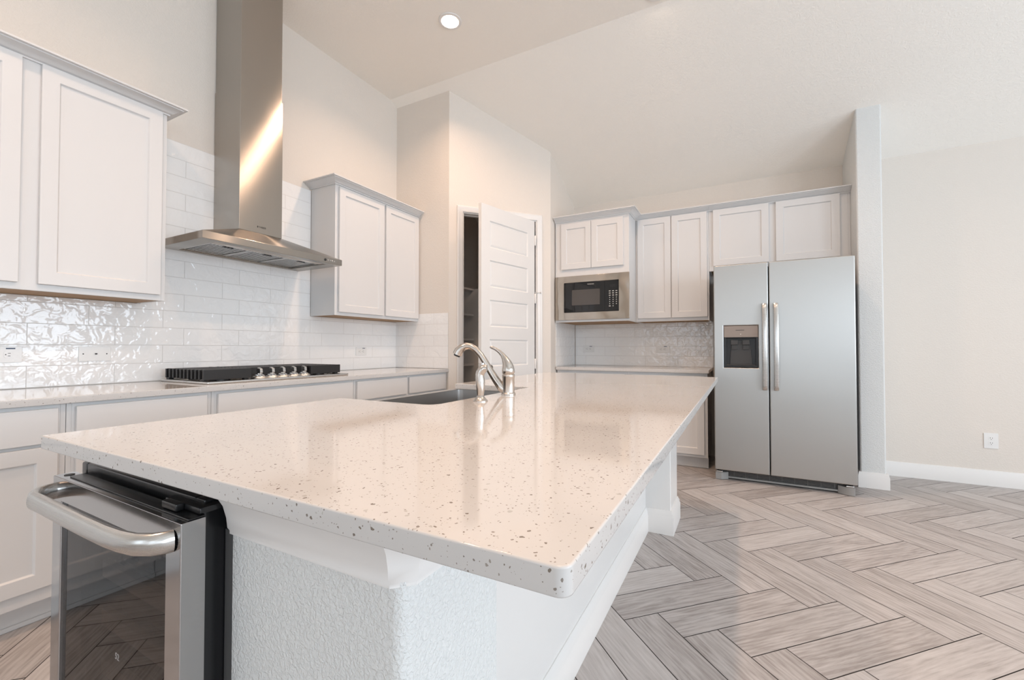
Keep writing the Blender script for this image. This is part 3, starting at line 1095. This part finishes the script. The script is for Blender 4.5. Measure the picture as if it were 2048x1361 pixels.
t = thing('kitchen_island', (-0.9, 1.8, 0), 'white kitchen island base with textured drywall end post and tall baseboard', 'island')
PNX = -0.515                # seating side panel
PFY, PFX0, PFX1 = 0.450, -0.796, -0.425
BN = 0.022
PRX = PFX1 + BN
MB().prism([(PFX0, PFY)] + arc(PFX1, PFY + BN, BN, -90, 0, 10) + [(PRX, 0.70), (PFX0, 0.70)], 0.0, IB - 0.0005).build('end_post', M['post'], t)
MB().box(PNX - 0.09, PNX, 0.7005, 2.70, 0.0, IB - 0.0005).build('seating_side_panel', M['trim'], t, bevel=0.0)
MB().box(-0.86, -0.372, 2.7005, 2.985, 0.0, IB - 0.0005).build('corner_post', M['trim'], t, bevel=0.006, seg=3)
lp = MB()
lp.box(-1.352, -0.8605, 2.90, 2.985, 0.10, IB - 0.0005)
lp.box(-1.352, -1.334, 1.985, 2.8995, 0.10, IB - 0.0005)
lp.box(-1.352, -1.334, 1.02, 1.985, 0.10, 0.60)
lp.box(-1.352, -1.334, 1.02, 1.158, 0.60, IB - 0.0005)
lp.box(-1.28, -1.262, 1.02, 2.8995, 0.0, 0.0995)
lp.build('cabinet_side', M['cab'], t, bevel=0.001)
for a_, b_ in ((1.19, 1.575), (1.579, 1.965)):
    MB((Vector((0, 0, 0)), Vector((0, -1, 0)), Vector((0, 0, 1)), Vector((-1, 0, 0)))).shaker(-b_, -a_, 0.13, 0.585, 1.353, 1.372).build('door', M['cab'], t, bevel=0.0015)
for a_, b_ in ((1.99, 2.43), (2.434, 2.88)):
    MB((Vector((0, 0, 0)), Vector((0, -1, 0)), Vector((0, 0, 1)), Vector((-1, 0, 0)))).shaker(-b_, -a_, 0.13, 0.85, 1.353, 1.372).build('door', M['cab'], t, bevel=0.0015)
MB().box(-0.8245, PFX0 - 0.0005, PFY + 0.003, PFY + 0.02, 0.0, IB - 0.1).build('filler_strip', M['midgrey'], t)  # shade beside the cooler is put into this strip's dark grey
IBB = [(0, 0), (0.017, 0), (0.017, 0.100), (0.013, 0.108), (0.013, 0.118), (0.007, 0.130), (0.004, 0.140), (0, 0.140)]
MB().sweep(IBB, [(PRX, PFY + BN), (PRX, 0.70), (PNX, 0.7002), (PNX, 2.70), (-0.372, 2.7003), (-0.372, 2.985), (-0.86, 2.985)][::1]).build('baseboard', M['trim'], t)
# moulding under the worktop on the end post: cove profile, wrapping a short way round the corner
EMP = [(0, IB - 0.0998), (0.006, IB - 0.0998), (0.006, IB - 0.094), (0.010, IB - 0.088), (0.012, IB - 0.070), (0.018, IB - 0.048), (0.028, IB - 0.030),
       (0.034, IB - 0.018), (0.034, IB - 0.010), (0.040, IB - 0.006), (0.040, IB - 0.001), (0, IB - 0.001)]
MB().sweep(EMP, [(PFX0, PFY), (PFX1, PFY), (PRX, PFY + BN), (PRX, 0.70)]).build('crown_moulding', M['trim'], t)

# ------------------------------------------------------------------ sink
t = thing('sink', (-1.17, 1.576, 0.62), 'stainless steel apron-front sink set into the island', 'sink')
sx0, sx1, sy0, sy1 = -1.412, -0.925, 1.166, 1.978
bz, rz = 0.645, 0.8728
sk = MB()
ri = 0.03


def rr(x0, x1, y0, y1, rad, n=5):
    return arc(x0 + rad, y0 + rad, rad, 180, 270, n) + arc(x1 - rad, y0 + rad, rad, 270, 360, n) + arc(x1 - rad, y1 - rad, rad, 0, 90, n) + arc(x0 + rad, y1 - rad, rad, 90, 180, n)


outer = rr(sx0, sx1, sy0, sy1, 0.004)
inn = rr(sx0 + 0.042, sx1 - 0.022, sy0 + 0.018, sy1 - 0.010, ri)
inb = rr(sx0 + 0.055, sx1 - 0.035, sy0 + 0.032, sy1 - 0.024, ri)
R = []
for pl, z_ in ((outer, 0.615), (outer, rz), (inn, rz), (inn, rz - 0.004), (inb, bz)):
    R.append([sk.p(x, y, z_) for x, y in pl])
for a_, b_ in zip(R, R[1:]):
    for i in range(len(outer)):
        j = (i + 1) % len(outer)
        sk.f.append([a_[i], a_[j], b_[j], b_[i]])
sk.f.append(R[0][::-1])
sk.f.append(R[-1])
so = sk.build('basin', M['sink'], t)
MB().lathe([(0.045, 0), (0.045, 0.003), (0.03, 0.004), (0.002, 0.004)], (-1.17, 1.576, bz + 0.0002), 24).build('drain', M['chrome'], t)

# ------------------------------------------------------------------ faucet and sprayer
t = thing('faucet', (-0.865, 1.602, ZC), 'brushed nickel single-lever faucet with arched spout on the island', 'faucet')
fc = Vector((-0.865, 1.602, ZC))
fd = Vector((-0.24, -0.067, 0)).normalized()


def fp(c, a, z_, side=0.0):
    return c + fd * a + Vector((0, 0, z_)) + Vector((-fd.y, fd.x, 0)) * side


body = MB().lathe([(0.030, 0.0005), (0.030, 0.006), (0.026, 0.011), (0.0255, 0.07), (0.0265, 0.073), (0.0265, 0.084), (0.024, 0.087)], fc, 32)
body.build('body', M['nickel'], t)
lev = MB()
path = [(0.0, 0.0875), (0.0, 0.093), (0.001, 0.106), (0.003, 0.122), (0.008, 0.138), (0.016, 0.153), (0.026, 0.168), (0.040, 0.182), (0.057, 0.193), (0.072, 0.199), (0.081, 0.200)]
rad = [0.0235, 0.027, 0.0265, 0.0235, 0.0185, 0.0135, 0.010, 0.008, 0.0068, 0.0066, 0.003]
lev.tube([fp(fc, a, z_) for a, z_ in path], rad, 20, up=Vector((0, 1, 0)))
lev.build('lever_handle', M['nickel'], t)
sp = MB()
path = [(0.012, 0.016), (0.030, 0.030), (0.054, 0.062), (0.078, 0.098), (0.100, 0.135), (0.121, 0.167), (0.143, 0.190), (0.166, 0.203), (0.187, 0.204), (0.206, 0.197), (0.219, 0.184), (0.226, 0.169)]
rad = [0.018, 0.019, 0.0165, 0.0145, 0.0135, 0.0130, 0.0130, 0.0138, 0.0155, 0.0180, 0.0200, 0.0210]
sp.tube([fp(fc, a, z_) for a, z_ in path], rad, 20, up=Vector((0, 1, 0)))
so_ = sp.build('spout', M['nickel'], t)
MB().tube([fp(fc, 0.2264, 0.1685), fp(fc, 0.2295, 0.1615)], [0.0150, 0.0140], 16, up=Vector((0, 1, 0))).build('aerator', M['dark'], so_)

t = thing('side_sprayer', (-0.851, 1.359, ZC), 'brushed nickel side sprayer standing in front of the faucet', 'sprayer')
sc_ = Vector((-0.851, 1.359, ZC))
MB().lathe([(0.0275, 0.0005), (0.0275, 0.003), (0.020, 0.010), (0.0135, 0.019), (0.013, 0.021)], sc_, 28).build('escutcheon', M['nickel'], t)
wd = MB()
path = [(0.0, 0.0212), (0.0, 0.035), (0.0, 0.055), (0.001, 0.075), (0.003, 0.092), (0.001, 0.105), (-0.006, 0.116), (-0.015, 0.122), (-0.024, 0.122)]
rad = [0.0125, 0.014, 0.0165, 0.0170, 0.0165, 0.0165, 0.0165, 0.015, 0.0125]
wd.tube([fp(sc_, a, z_) for a, z_ in path], rad, 20, up=Vector((0, 1, 0)))
wo = wd.build('spray_wand', M['nickel'], t)
MB().tube([fp(sc_, -0.009, 0.131), fp(sc_, -0.009, 0.141)], [0.0055, 0.005], 12, up=Vector((0, 1, 0))).build('trigger', M['chrome'], wo)

# ------------------------------------------------------------------ wine cooler
t = thing('wine_cooler', (-1.08, 0.415, 0), 'stainless framed glass-door wine cooler under the island end', 'wine cooler')
t.rotation_euler = (0, 0, math.radians(-0.8))
WF = (Vector((-1.08, 0.375, 0)), Vector((1, 0, 0)), Vector((0, 0, 1)), Vector((0, -1, 0)))   # u from centre, v=z, n towards viewer
hw = 0.2795
ZD = 0.815
cb = MB(WF)
x0, x1 = -hw, hw - 0.0275
cb.box(x0, x0 + 0.03, 0.02, 0.835, -0.58, -0.047)
cb.box(x1 - 0.03, x1, 0.02, 0.835, -0.58, -0.047)
cb.box(x0 + 0.03, x1 - 0.03, 0.80, 0.835, -0.58, -0.047)
cb.box(x0 + 0.03, x1 - 0.03, 0.02, 0.11, -0.58, -0.047)
cb.box(x0 + 0.03, x1 - 0.03, 0.11, 0.80, -0.58, -0.55)
cb.build('cabinet_body', M['black'], t, bevel=0.004)
MB(WF).plate(-hw + 0.006, hw - 0.020, 0.095, ZD - 0.006, -0.0465, -0.038, (-hw + 0.05, hw - 0.054, 0.15, ZD - 0.055)).build('door_gasket', M['black'], t, bevel=0.002)
dr_ = MB(WF).plate(-hw, hw, 0.09, ZD, -0.0375, 0.0, (-hw + 0.049, hw - 0.049, 0.14, ZD - 0.05)).build('door_frame', M['csteel'], t, bevel=0.002)
MB(WF).box(-hw + 0.0485, hw - 0.0485, 0.1395, ZD - 0.0495, -0.012, -0.006).build('glass_pane', M['glass'], dr_)
MB(WF).box(-hw + 0.052, hw - 0.002, ZD + 0.0002, ZD + 0.003, -0.037, -0.012).build('top_cap', M['black'], dr_, bevel=0.001)
MB().lathe([(0.009, 0), (0.009, 0.0008)], (-1.08 - hw + 0.026, 0.394, ZD + 0.0002), 20).build('screw_slot', M['ink'], dr_)
# handle
hd = MB()
hp_ = [(-0.262, 0.0), (-0.260, -0.014), (-0.251, -0.028), (-0.235, -0.039), (-0.208, -0.046), (-0.17, -0.045), (-0.05, -0.046), (0.06, -0.046), (0.14, -0.045),
       (0.185, -0.042), (0.220, -0.036), (0.244, -0.023), (0.254, -0.010), (0.256, 0.0)]
hd.tube([Vector((-1.08 + a, 0.3748 + b, 0.784)) for a, b in hp_], 0.0182, 24, sec=(0.62, 1.0))
hd.build('handle', M['steel'], dr_, angle=60)
# hinge
hg = MB(WF)
hg.box(hw - 0.125, hw - 0.006, ZD + 0.0035, ZD + 0.0145, -0.10, -0.030)
hg.box(hw - 0.105, hw - 0.055, ZD + 0.0035, ZD + 0.017, -0.030, -0.016)
hg.build('hinge', M['black'], t, bevel=0.003)
for i, z_ in enumerate((0.70, 0.59, 0.48, 0.37, 0.26, 0.17)):
    sh = MB(WF)
    sh.box(-hw + 0.05, hw - 0.055, z_ - 0.018, z_ + 0.018, -0.085, -0.070)
    so2 = sh.build('shelf_front', M['shelfwood'], t, bevel=0.002)
    rk = MB(WF)
    for k_ in range(9):
        yy = -0.11 - k_ * 0.05
        rk.box(-hw + 0.045, hw - 0.050, z_ - 0.006, z_ + 0.002, yy - 0.010, yy)
    rk.build('shelf_rack', M['dark'], t)
text_part('temperature_display', '52', 0.018, WF, -0.03, 0.48, -0.030, M['led'], t, 'CENTER')

# ------------------------------------------------------------------ pantry door, casing, shelves
CAS = [(0, 0), (0, 0.012), (0.010, 0.018), (0.020, 0.016), (0.035, 0.014), (0.052, 0.011), (0.058, 0.006), (0.058, 0)]
cs = MB(DF)


def casing(mb, s0, s1, top, width=0.058):
    # u-shaped casing: profile across width, thickness along the wall normal
    prof = [(0.0, 0.009), (0.008, 0.014), (0.020, 0.016), (0.034, 0.015), (0.040, 0.019), (0.052, 0.019), (0.058, 0.012)]
    outl = [(s0, 0), (s0, top), (s1, top), (s1, 0)]
    dirs = [(-1, 0), (-1, 1), (1, 1), (1, 0)]
    rings = []
    for (u, v), (du, dv) in zip(outl, dirs):
        ring = [mb.p(u, v, 0.0005)]
        for w_, n_ in prof:
            ring.append(mb.p(u + du * w_, v + dv * w_, n_))
        ring.append(mb.p(u + du * width, v + dv * width, 0.0005))
        rings.append(ring)
    k = len(rings[0])
    for a_, b_ in zip(rings, rings[1:]):
        for i in range(k):
            j = (i + 1) % k
            mb.f.append([a_[i], a_[j], b_[j], b_[i]])
    mb.f.append(rings[0][::-1])
    mb.f.append(rings[-1])


casing(cs, S0 + 0.006, S1 - 0.006, OPZ - 0.006)
struct('trim_1', cs, M['trim'], 'white moulded casing round the pantry doorway', 'trim')
jb = MB(DF)
jb.box(S0 + 0.0005, S0 + 0.016, 0, OPZ - 0.017, -0.1, -0.0005)
jb.box(S1 - 0.016, S1 - 0.0005, 0, OPZ - 0.017, -0.1, -0.0005)
jb.box(S0 + 0.0005, S1 - 0.0005, OPZ - 0.0165, OPZ - 0.0005, -0.1, -0.0005)
jb.box(S0 + 0.0162, S0 + 0.026, 0, OPZ - 0.028, -0.06, -0.04)
jb.box(S0 + 0.0162, S1 - 0.0165, OPZ - 0.027, OPZ - 0.0175, -0.06, -0.04)
struct('trim_2', jb, M['trim'], 'white jamb lining the pantry doorway', 'trim')

H2 = A + DD * (S1 - 0.034) + DN * 0.009
ang = math.atan2(-0.975, -0.222)
LEN = 0.765
Fp = Vector((H2.x + math.cos(ang) * LEN, H2.y + math.sin(ang) * LEN, 0))
UU = Vector((-math.cos(ang), -math.sin(ang), 0))
NNv = Vector((UU.y, -UU.x, 0))
PF = (Fp, UU, Vector((0, 0, 1)), NNv)
pdm = MB(PF)
DT = 2.385
u0, u1, v0, v1 = 0, LEN, 0.012, DT
stw, rail = 0.108, 0.108
vs = []
vv = v1 - 0.137
for i in range(6):
    vs.append((vv - 0.243, vv))
    vv -= 0.357
vs.reverse()
tk = 0.035
# face strips
for n_, flip in ((0.0, False), (-tk, True)):
    sgn = -1 if not flip else 1
    def quad(a, b, c, d, na, nb_=None, nc=None, nd=None):
        pdm.f.append([pdm.p(*a, na), pdm.p(*b, na if nb_ is None else nb_), pdm.p(*c, na if nc is None else nc), pdm.p(*d, na if nd is None else nd)])
    quad((u0, v0), (u0 + stw, v0), (u0 + stw, v1), (u0, v1), n_)
    quad((u1 - stw, v0), (u1, v0), (u1, v1), (u1 - stw, v1), n_)
    prev = v0
    for a_, b_ in vs + [(v1, v1)]:
        quad((u0 + stw, prev), (u1 - stw, prev), (u1 - stw, a_), (u0 + stw, a_), n_)
        prev = b_
    for a_, b_ in vs:
        O_ = [(u0 + stw, a_), (u1 - stw, a_), (u1 - stw, b_), (u0 + stw, b_)]
        e_ = 0.010
        I_ = [(u0 + stw + e_, a_ + e_), (u1 - stw - e_, a_ + e_), (u1 - stw - e_, b_ - e_), (u0 + stw + e_, b_ - e_)]
        e3 = 0.028
        J_ = [(u0 + stw + e3, a_ + e3), (u1 - stw - e3, a_ + e3), (u1 - stw - e3, b_ - e3), (u0 + stw + e3, b_ - e3)]
        for i in range(4):
            j = (i + 1) % 4
            quad(O_[i], O_[j], I_[j], I_[i], n_, n_, n_ + sgn * 0.009, n_ + sgn * 0.009)
            quad(I_[i], I_[j], J_[j], J_[i], n_ + sgn * 0.009, n_ + sgn * 0.009, n_ + sgn * 0.004, n_ + sgn * 0.004)
        quad(J_[0], J_[1], J_[2], J_[3], n_ + sgn * 0.004)
for a_, b_ in (((u0, v0), (u1, v0)), ((u1, v0), (u1, v1)), ((u1, v1), (u0, v1)), ((u0, v1), (u0, v0))):
    pdm.f.append([pdm.p(*a_, 0.0), pdm.p(*b_, 0.0), pdm.p(*b_, -tk), pdm.p(*a_, -tk)])
door = pdm.build('door_1', M['trim'], smooth=False)
tag(door, 'white six-panel pantry door standing half open', 'door', kind='structure')


def dpart(mb, name, m):
    o = mb.build(name, m, None)
    o.parent = door
    return o


kn = MB()
kc = Fp + UU * 0.062 + Vector((0, 0, 0.925)) + NNv * 0.0003
kn.lathe([(0.032, 0), (0.032, 0.006), (0.012, 0.010), (0.011, 0.028), (0.020, 0.036), (0.028, 0.046), (0.028, 0.058), (0.020, 0.066), (0.002, 0.068)], kc, 24, NNv)
dpart(kn, 'door_knob', M['nickel'])
lt = MB(PF)
lt.box(-0.0022, -0.0002, 0.885, 0.965, -0.030, -0.006)
dpart(lt, 'latch_plate', M['nickel'])
for z_ in (2.19, 1.60, 0.94, 0.25):
    hm = MB()
    hc = Vector((H2.x, H2.y, z_)) + NNv * 0.006 + UU * 0.006
    hm.lathe([(0.007, -0.05), (0.0085, -0.048), (0.0085, 0.048), (0.007, 0.05)], hc, 12)
    dpart(hm, 'hinge', M['trim'])
st_ = MB()
hc = Vector((H2.x, H2.y, 1.660)) + NNv * 0.006 + UU * 0.006
e_ = (UU * 0.8 + NNv * 0.6).normalized()
st_.tube([hc, hc + e_ * 0.05], 0.004, 10).lathe([(0.008, 0), (0.008, 0.010)], hc + e_ * 0.0505, 12, e_)
st_.lathe([(0.008, -0.004), (0.008, 0.004)], hc, 12)
dpart(st_, 'hinge_pin_stop', M['nickel'])

# pantry shelving
t = thing('pantry_shelving', (-2.9, 4.0, 0), 'dim white shelves inside the dark pantry', 'shelving')
for z_ in (1.783, 1.487, 1.204, 0.917, 0.56):
    MB().box(XW + 0.001, -2.73, YJ + 0.1, 4.215, z_ - 0.02, z_).build('shelf', M['trim'], t, bevel=0.001)
MB().box(XW + 0.001, -2.46, 4.216, 4.234, 0.0, 1.783).build('end_panel', M['trim'], t, bevel=0.001)
for z_ in (1.487, 1.204, 0.917, 0.56):
    MB().box(-2.44, B.x - 0.1, 4.50, YB - 0.002, z_ - 0.02, z_).build('shelf', M['trim'], t, bevel=0.001)


# ------------------------------------------------------------------ outlets and switch
def outlet(frame, uc, vc, n, wd_, ht, label, kindname='power_outlet', horizontal=True, loc=None, sticker=True, n_rec=2):
    O, U, V, N = frame
    t = thing(kindname, loc, label, 'outlet' if kindname == 'power_outlet' else 'switch')
    MB(frame).box(uc - wd_ / 2, uc + wd_ / 2, vc - ht / 2, vc + ht / 2, n + 0.0004, n + 0.0058).build('cover_plate', M['white'], t, bevel=0.0016)
    if kindname == 'power_outlet':
        for s_ in ((-1, 1) if n_rec == 2 else (1,)):
            du, dv = ((0.0195 * s_, 0) if horizontal else (0, 0.0195 * s_))
            rc_ = MB(frame)
            a_, b_ = (0.0145, 0.0165) if horizontal else (0.0165, 0.0145)
            pts_ = [(uc + du + a_ * math.copysign(abs(math.cos(x)) ** 0.6, math.cos(x)), vc + dv + b_ * math.copysign(abs(math.sin(x)) ** 0.6, math.sin(x))) for x in [2 * math.pi * i / 24 for i in range(24)]]
            rc_.prism(pts_, n + 0.0059, n + 0.0072)
            ro = rc_.build('receptacle', M['white'], t, bevel=0.0)
            sl_ = MB(frame)
            if horizontal:
                sl_.box(uc + du - 0.001, uc + du + 0.008, vc + dv + 0.005, vc + dv + 0.0072, n + 0.0073, n + 0.0078)
                sl_.box(uc + du - 0.001, uc + du + 0.007, vc + dv - 0.0072, vc + dv - 0.005, n + 0.0073, n + 0.0078)
                sl_.box(uc + du - 0.010, uc + du - 0.006, vc + dv - 0.002, vc + dv + 0.002, n + 0.0073, n + 0.0078)
            else:
                sl_.box(uc + du - 0.0075, uc + du - 0.005, vc + dv, vc + dv + 0.008, n + 0.0073, n + 0.0078)
                sl_.box(uc + du + 0.005, uc + du + 0.0075, vc + dv, vc + dv + 0.007, n + 0.0073, n + 0.0078)
                sl_.box(uc + du - 0.002, uc + du + 0.002, vc + dv - 0.010, vc + dv - 0.006, n + 0.0073, n + 0.0078)
            sl_.build('slots', M['ink'], ro)
        if sticker:
            MB(frame).box(uc + 0.012, uc + 0.042, vc + ht / 2 - 0.012, vc + ht / 2 - 0.006, n + 0.0060, n + 0.0064).build('sticker', M['blue'], t)
    else:
        for q in (-0.048, 0.048):
            MB(frame).lathe([(0.0032, 0), (0.0028, 0.001)], O + U * (uc + q) + V * vc + N * (n + 0.0059), 10, N).build('screw', M['ink'], t)
        tg_ = MB(frame).box(uc - 0.008, uc + 0.008, vc - 0.005, vc + 0.005, n + 0.0059, n + 0.0068)
        tg_.build('toggle_slot', M['white'], t)
        MB(frame).box(uc - 0.002, uc + 0.006, vc - 0.0035, vc + 0.0035, n + 0.0069, n + 0.016).build('toggle', M['ink'], t, bevel=0.001)
    return t


NL = XW + TT
outlet(LW, 0.674, 1.068, NL, 0.130, 0.076, 'horizontal white outlet plate with blue sticker at the left edge of the tile', loc=(NL, 0.674, 1.068))
outlet(LW, 1.006, 1.068, NL, 0.130, 0.078, 'blank-looking white switch plate on the tile left of the cooktop', 'light_switch', loc=(NL, 1.006, 1.068))
outlet(LW, 2.850, 1.068, NL, 0.124, 0.074, 'white outlet plate on the tile right of the cooktop', loc=(NL, 2.85, 1.068))
NB_ = -YB + TT
outlet(BW, -1.557, 1.088, NB_, 0.130, 0.076, 'white outlet plate on the back tile under the microwave', loc=(-1.557, YB - TT, 1.088))
outlet(BW, -0.737, 1.085, NB_, 0.140, 0.078, 'white outlet plate on the back tile nearer the refrigerator', loc=(-0.737, YB - TT, 1.085))
outlet(BW, 1.758, 0.358, -YB, 0.084, 0.122, 'upright white wall outlet low on the bare right wall', horizontal=False, loc=(1.758, YB, 0.358), sticker=False)

# ------------------------------------------------------------------ recessed ceiling lights
can_pos = [(-1.935, 2.648, 'round recessed ceiling light glowing above the pantry side of the kitchen'),
           (-0.49, 3.10, 'round recessed ceiling light at the top edge, beside the ceiling slope'),
           (-1.80, 0.05, 'recessed ceiling light above the left aisle, outside the frame'),
           (-0.49, 0.75, 'recessed ceiling light right above the viewpoint'),
           (1.15, 1.70, 'unseen recessed light added to brighten the open floor on the right')]  # last one is an unseen lamp, added to warm the right-hand floor
for x, y, lb in can_pos:
    t = thing('ceiling_light', (x, y, CEIL), lb, 'light', 'recessed ceiling lights')
    ring = MB()
    prof = [(0.088, CEIL - 0.0005), (0.086, CEIL - 0.006), (0.074, CEIL - 0.009), (0.066, CEIL - 0.007), (0.064, CEIL - 0.0005)]
    RR = []
    for rr_, z_ in prof:
        RR.append([ring.p(x + rr_ * math.cos(2 * math.pi * i / 40), y + rr_ * math.sin(2 * math.pi * i / 40), z_) for i in range(40)])
    RR.append(RR[0])
    for a_, b_ in zip(RR, RR[1:]):
        for i in range(40):
            j = (i + 1) % 40
            ring.f.append([a_[i], a_[j], b_[j], b_[i]])
    ring.build('trim_ring', M['trim'], t)
    MB().lathe([(0.0635, -0.004), (0.060, -0.0065), (0.001, -0.007)], (x, y, CEIL), 36).build('lens', M['lens'], t)
    l = bpy.data.lights.new('ceiling_lamp', 'AREA')
    l.shape = 'DISK'
    l.size = 0.125
    l.energy = CAN_W
    l.color = CAN_COL
    l.spread = math.radians(140)
    lo_ = bpy.data.objects.new('ceiling_lamp', l)
    COL.objects.link(lo_)
    lo_.parent = t
    lo_.location = (0, 0, -0.012)
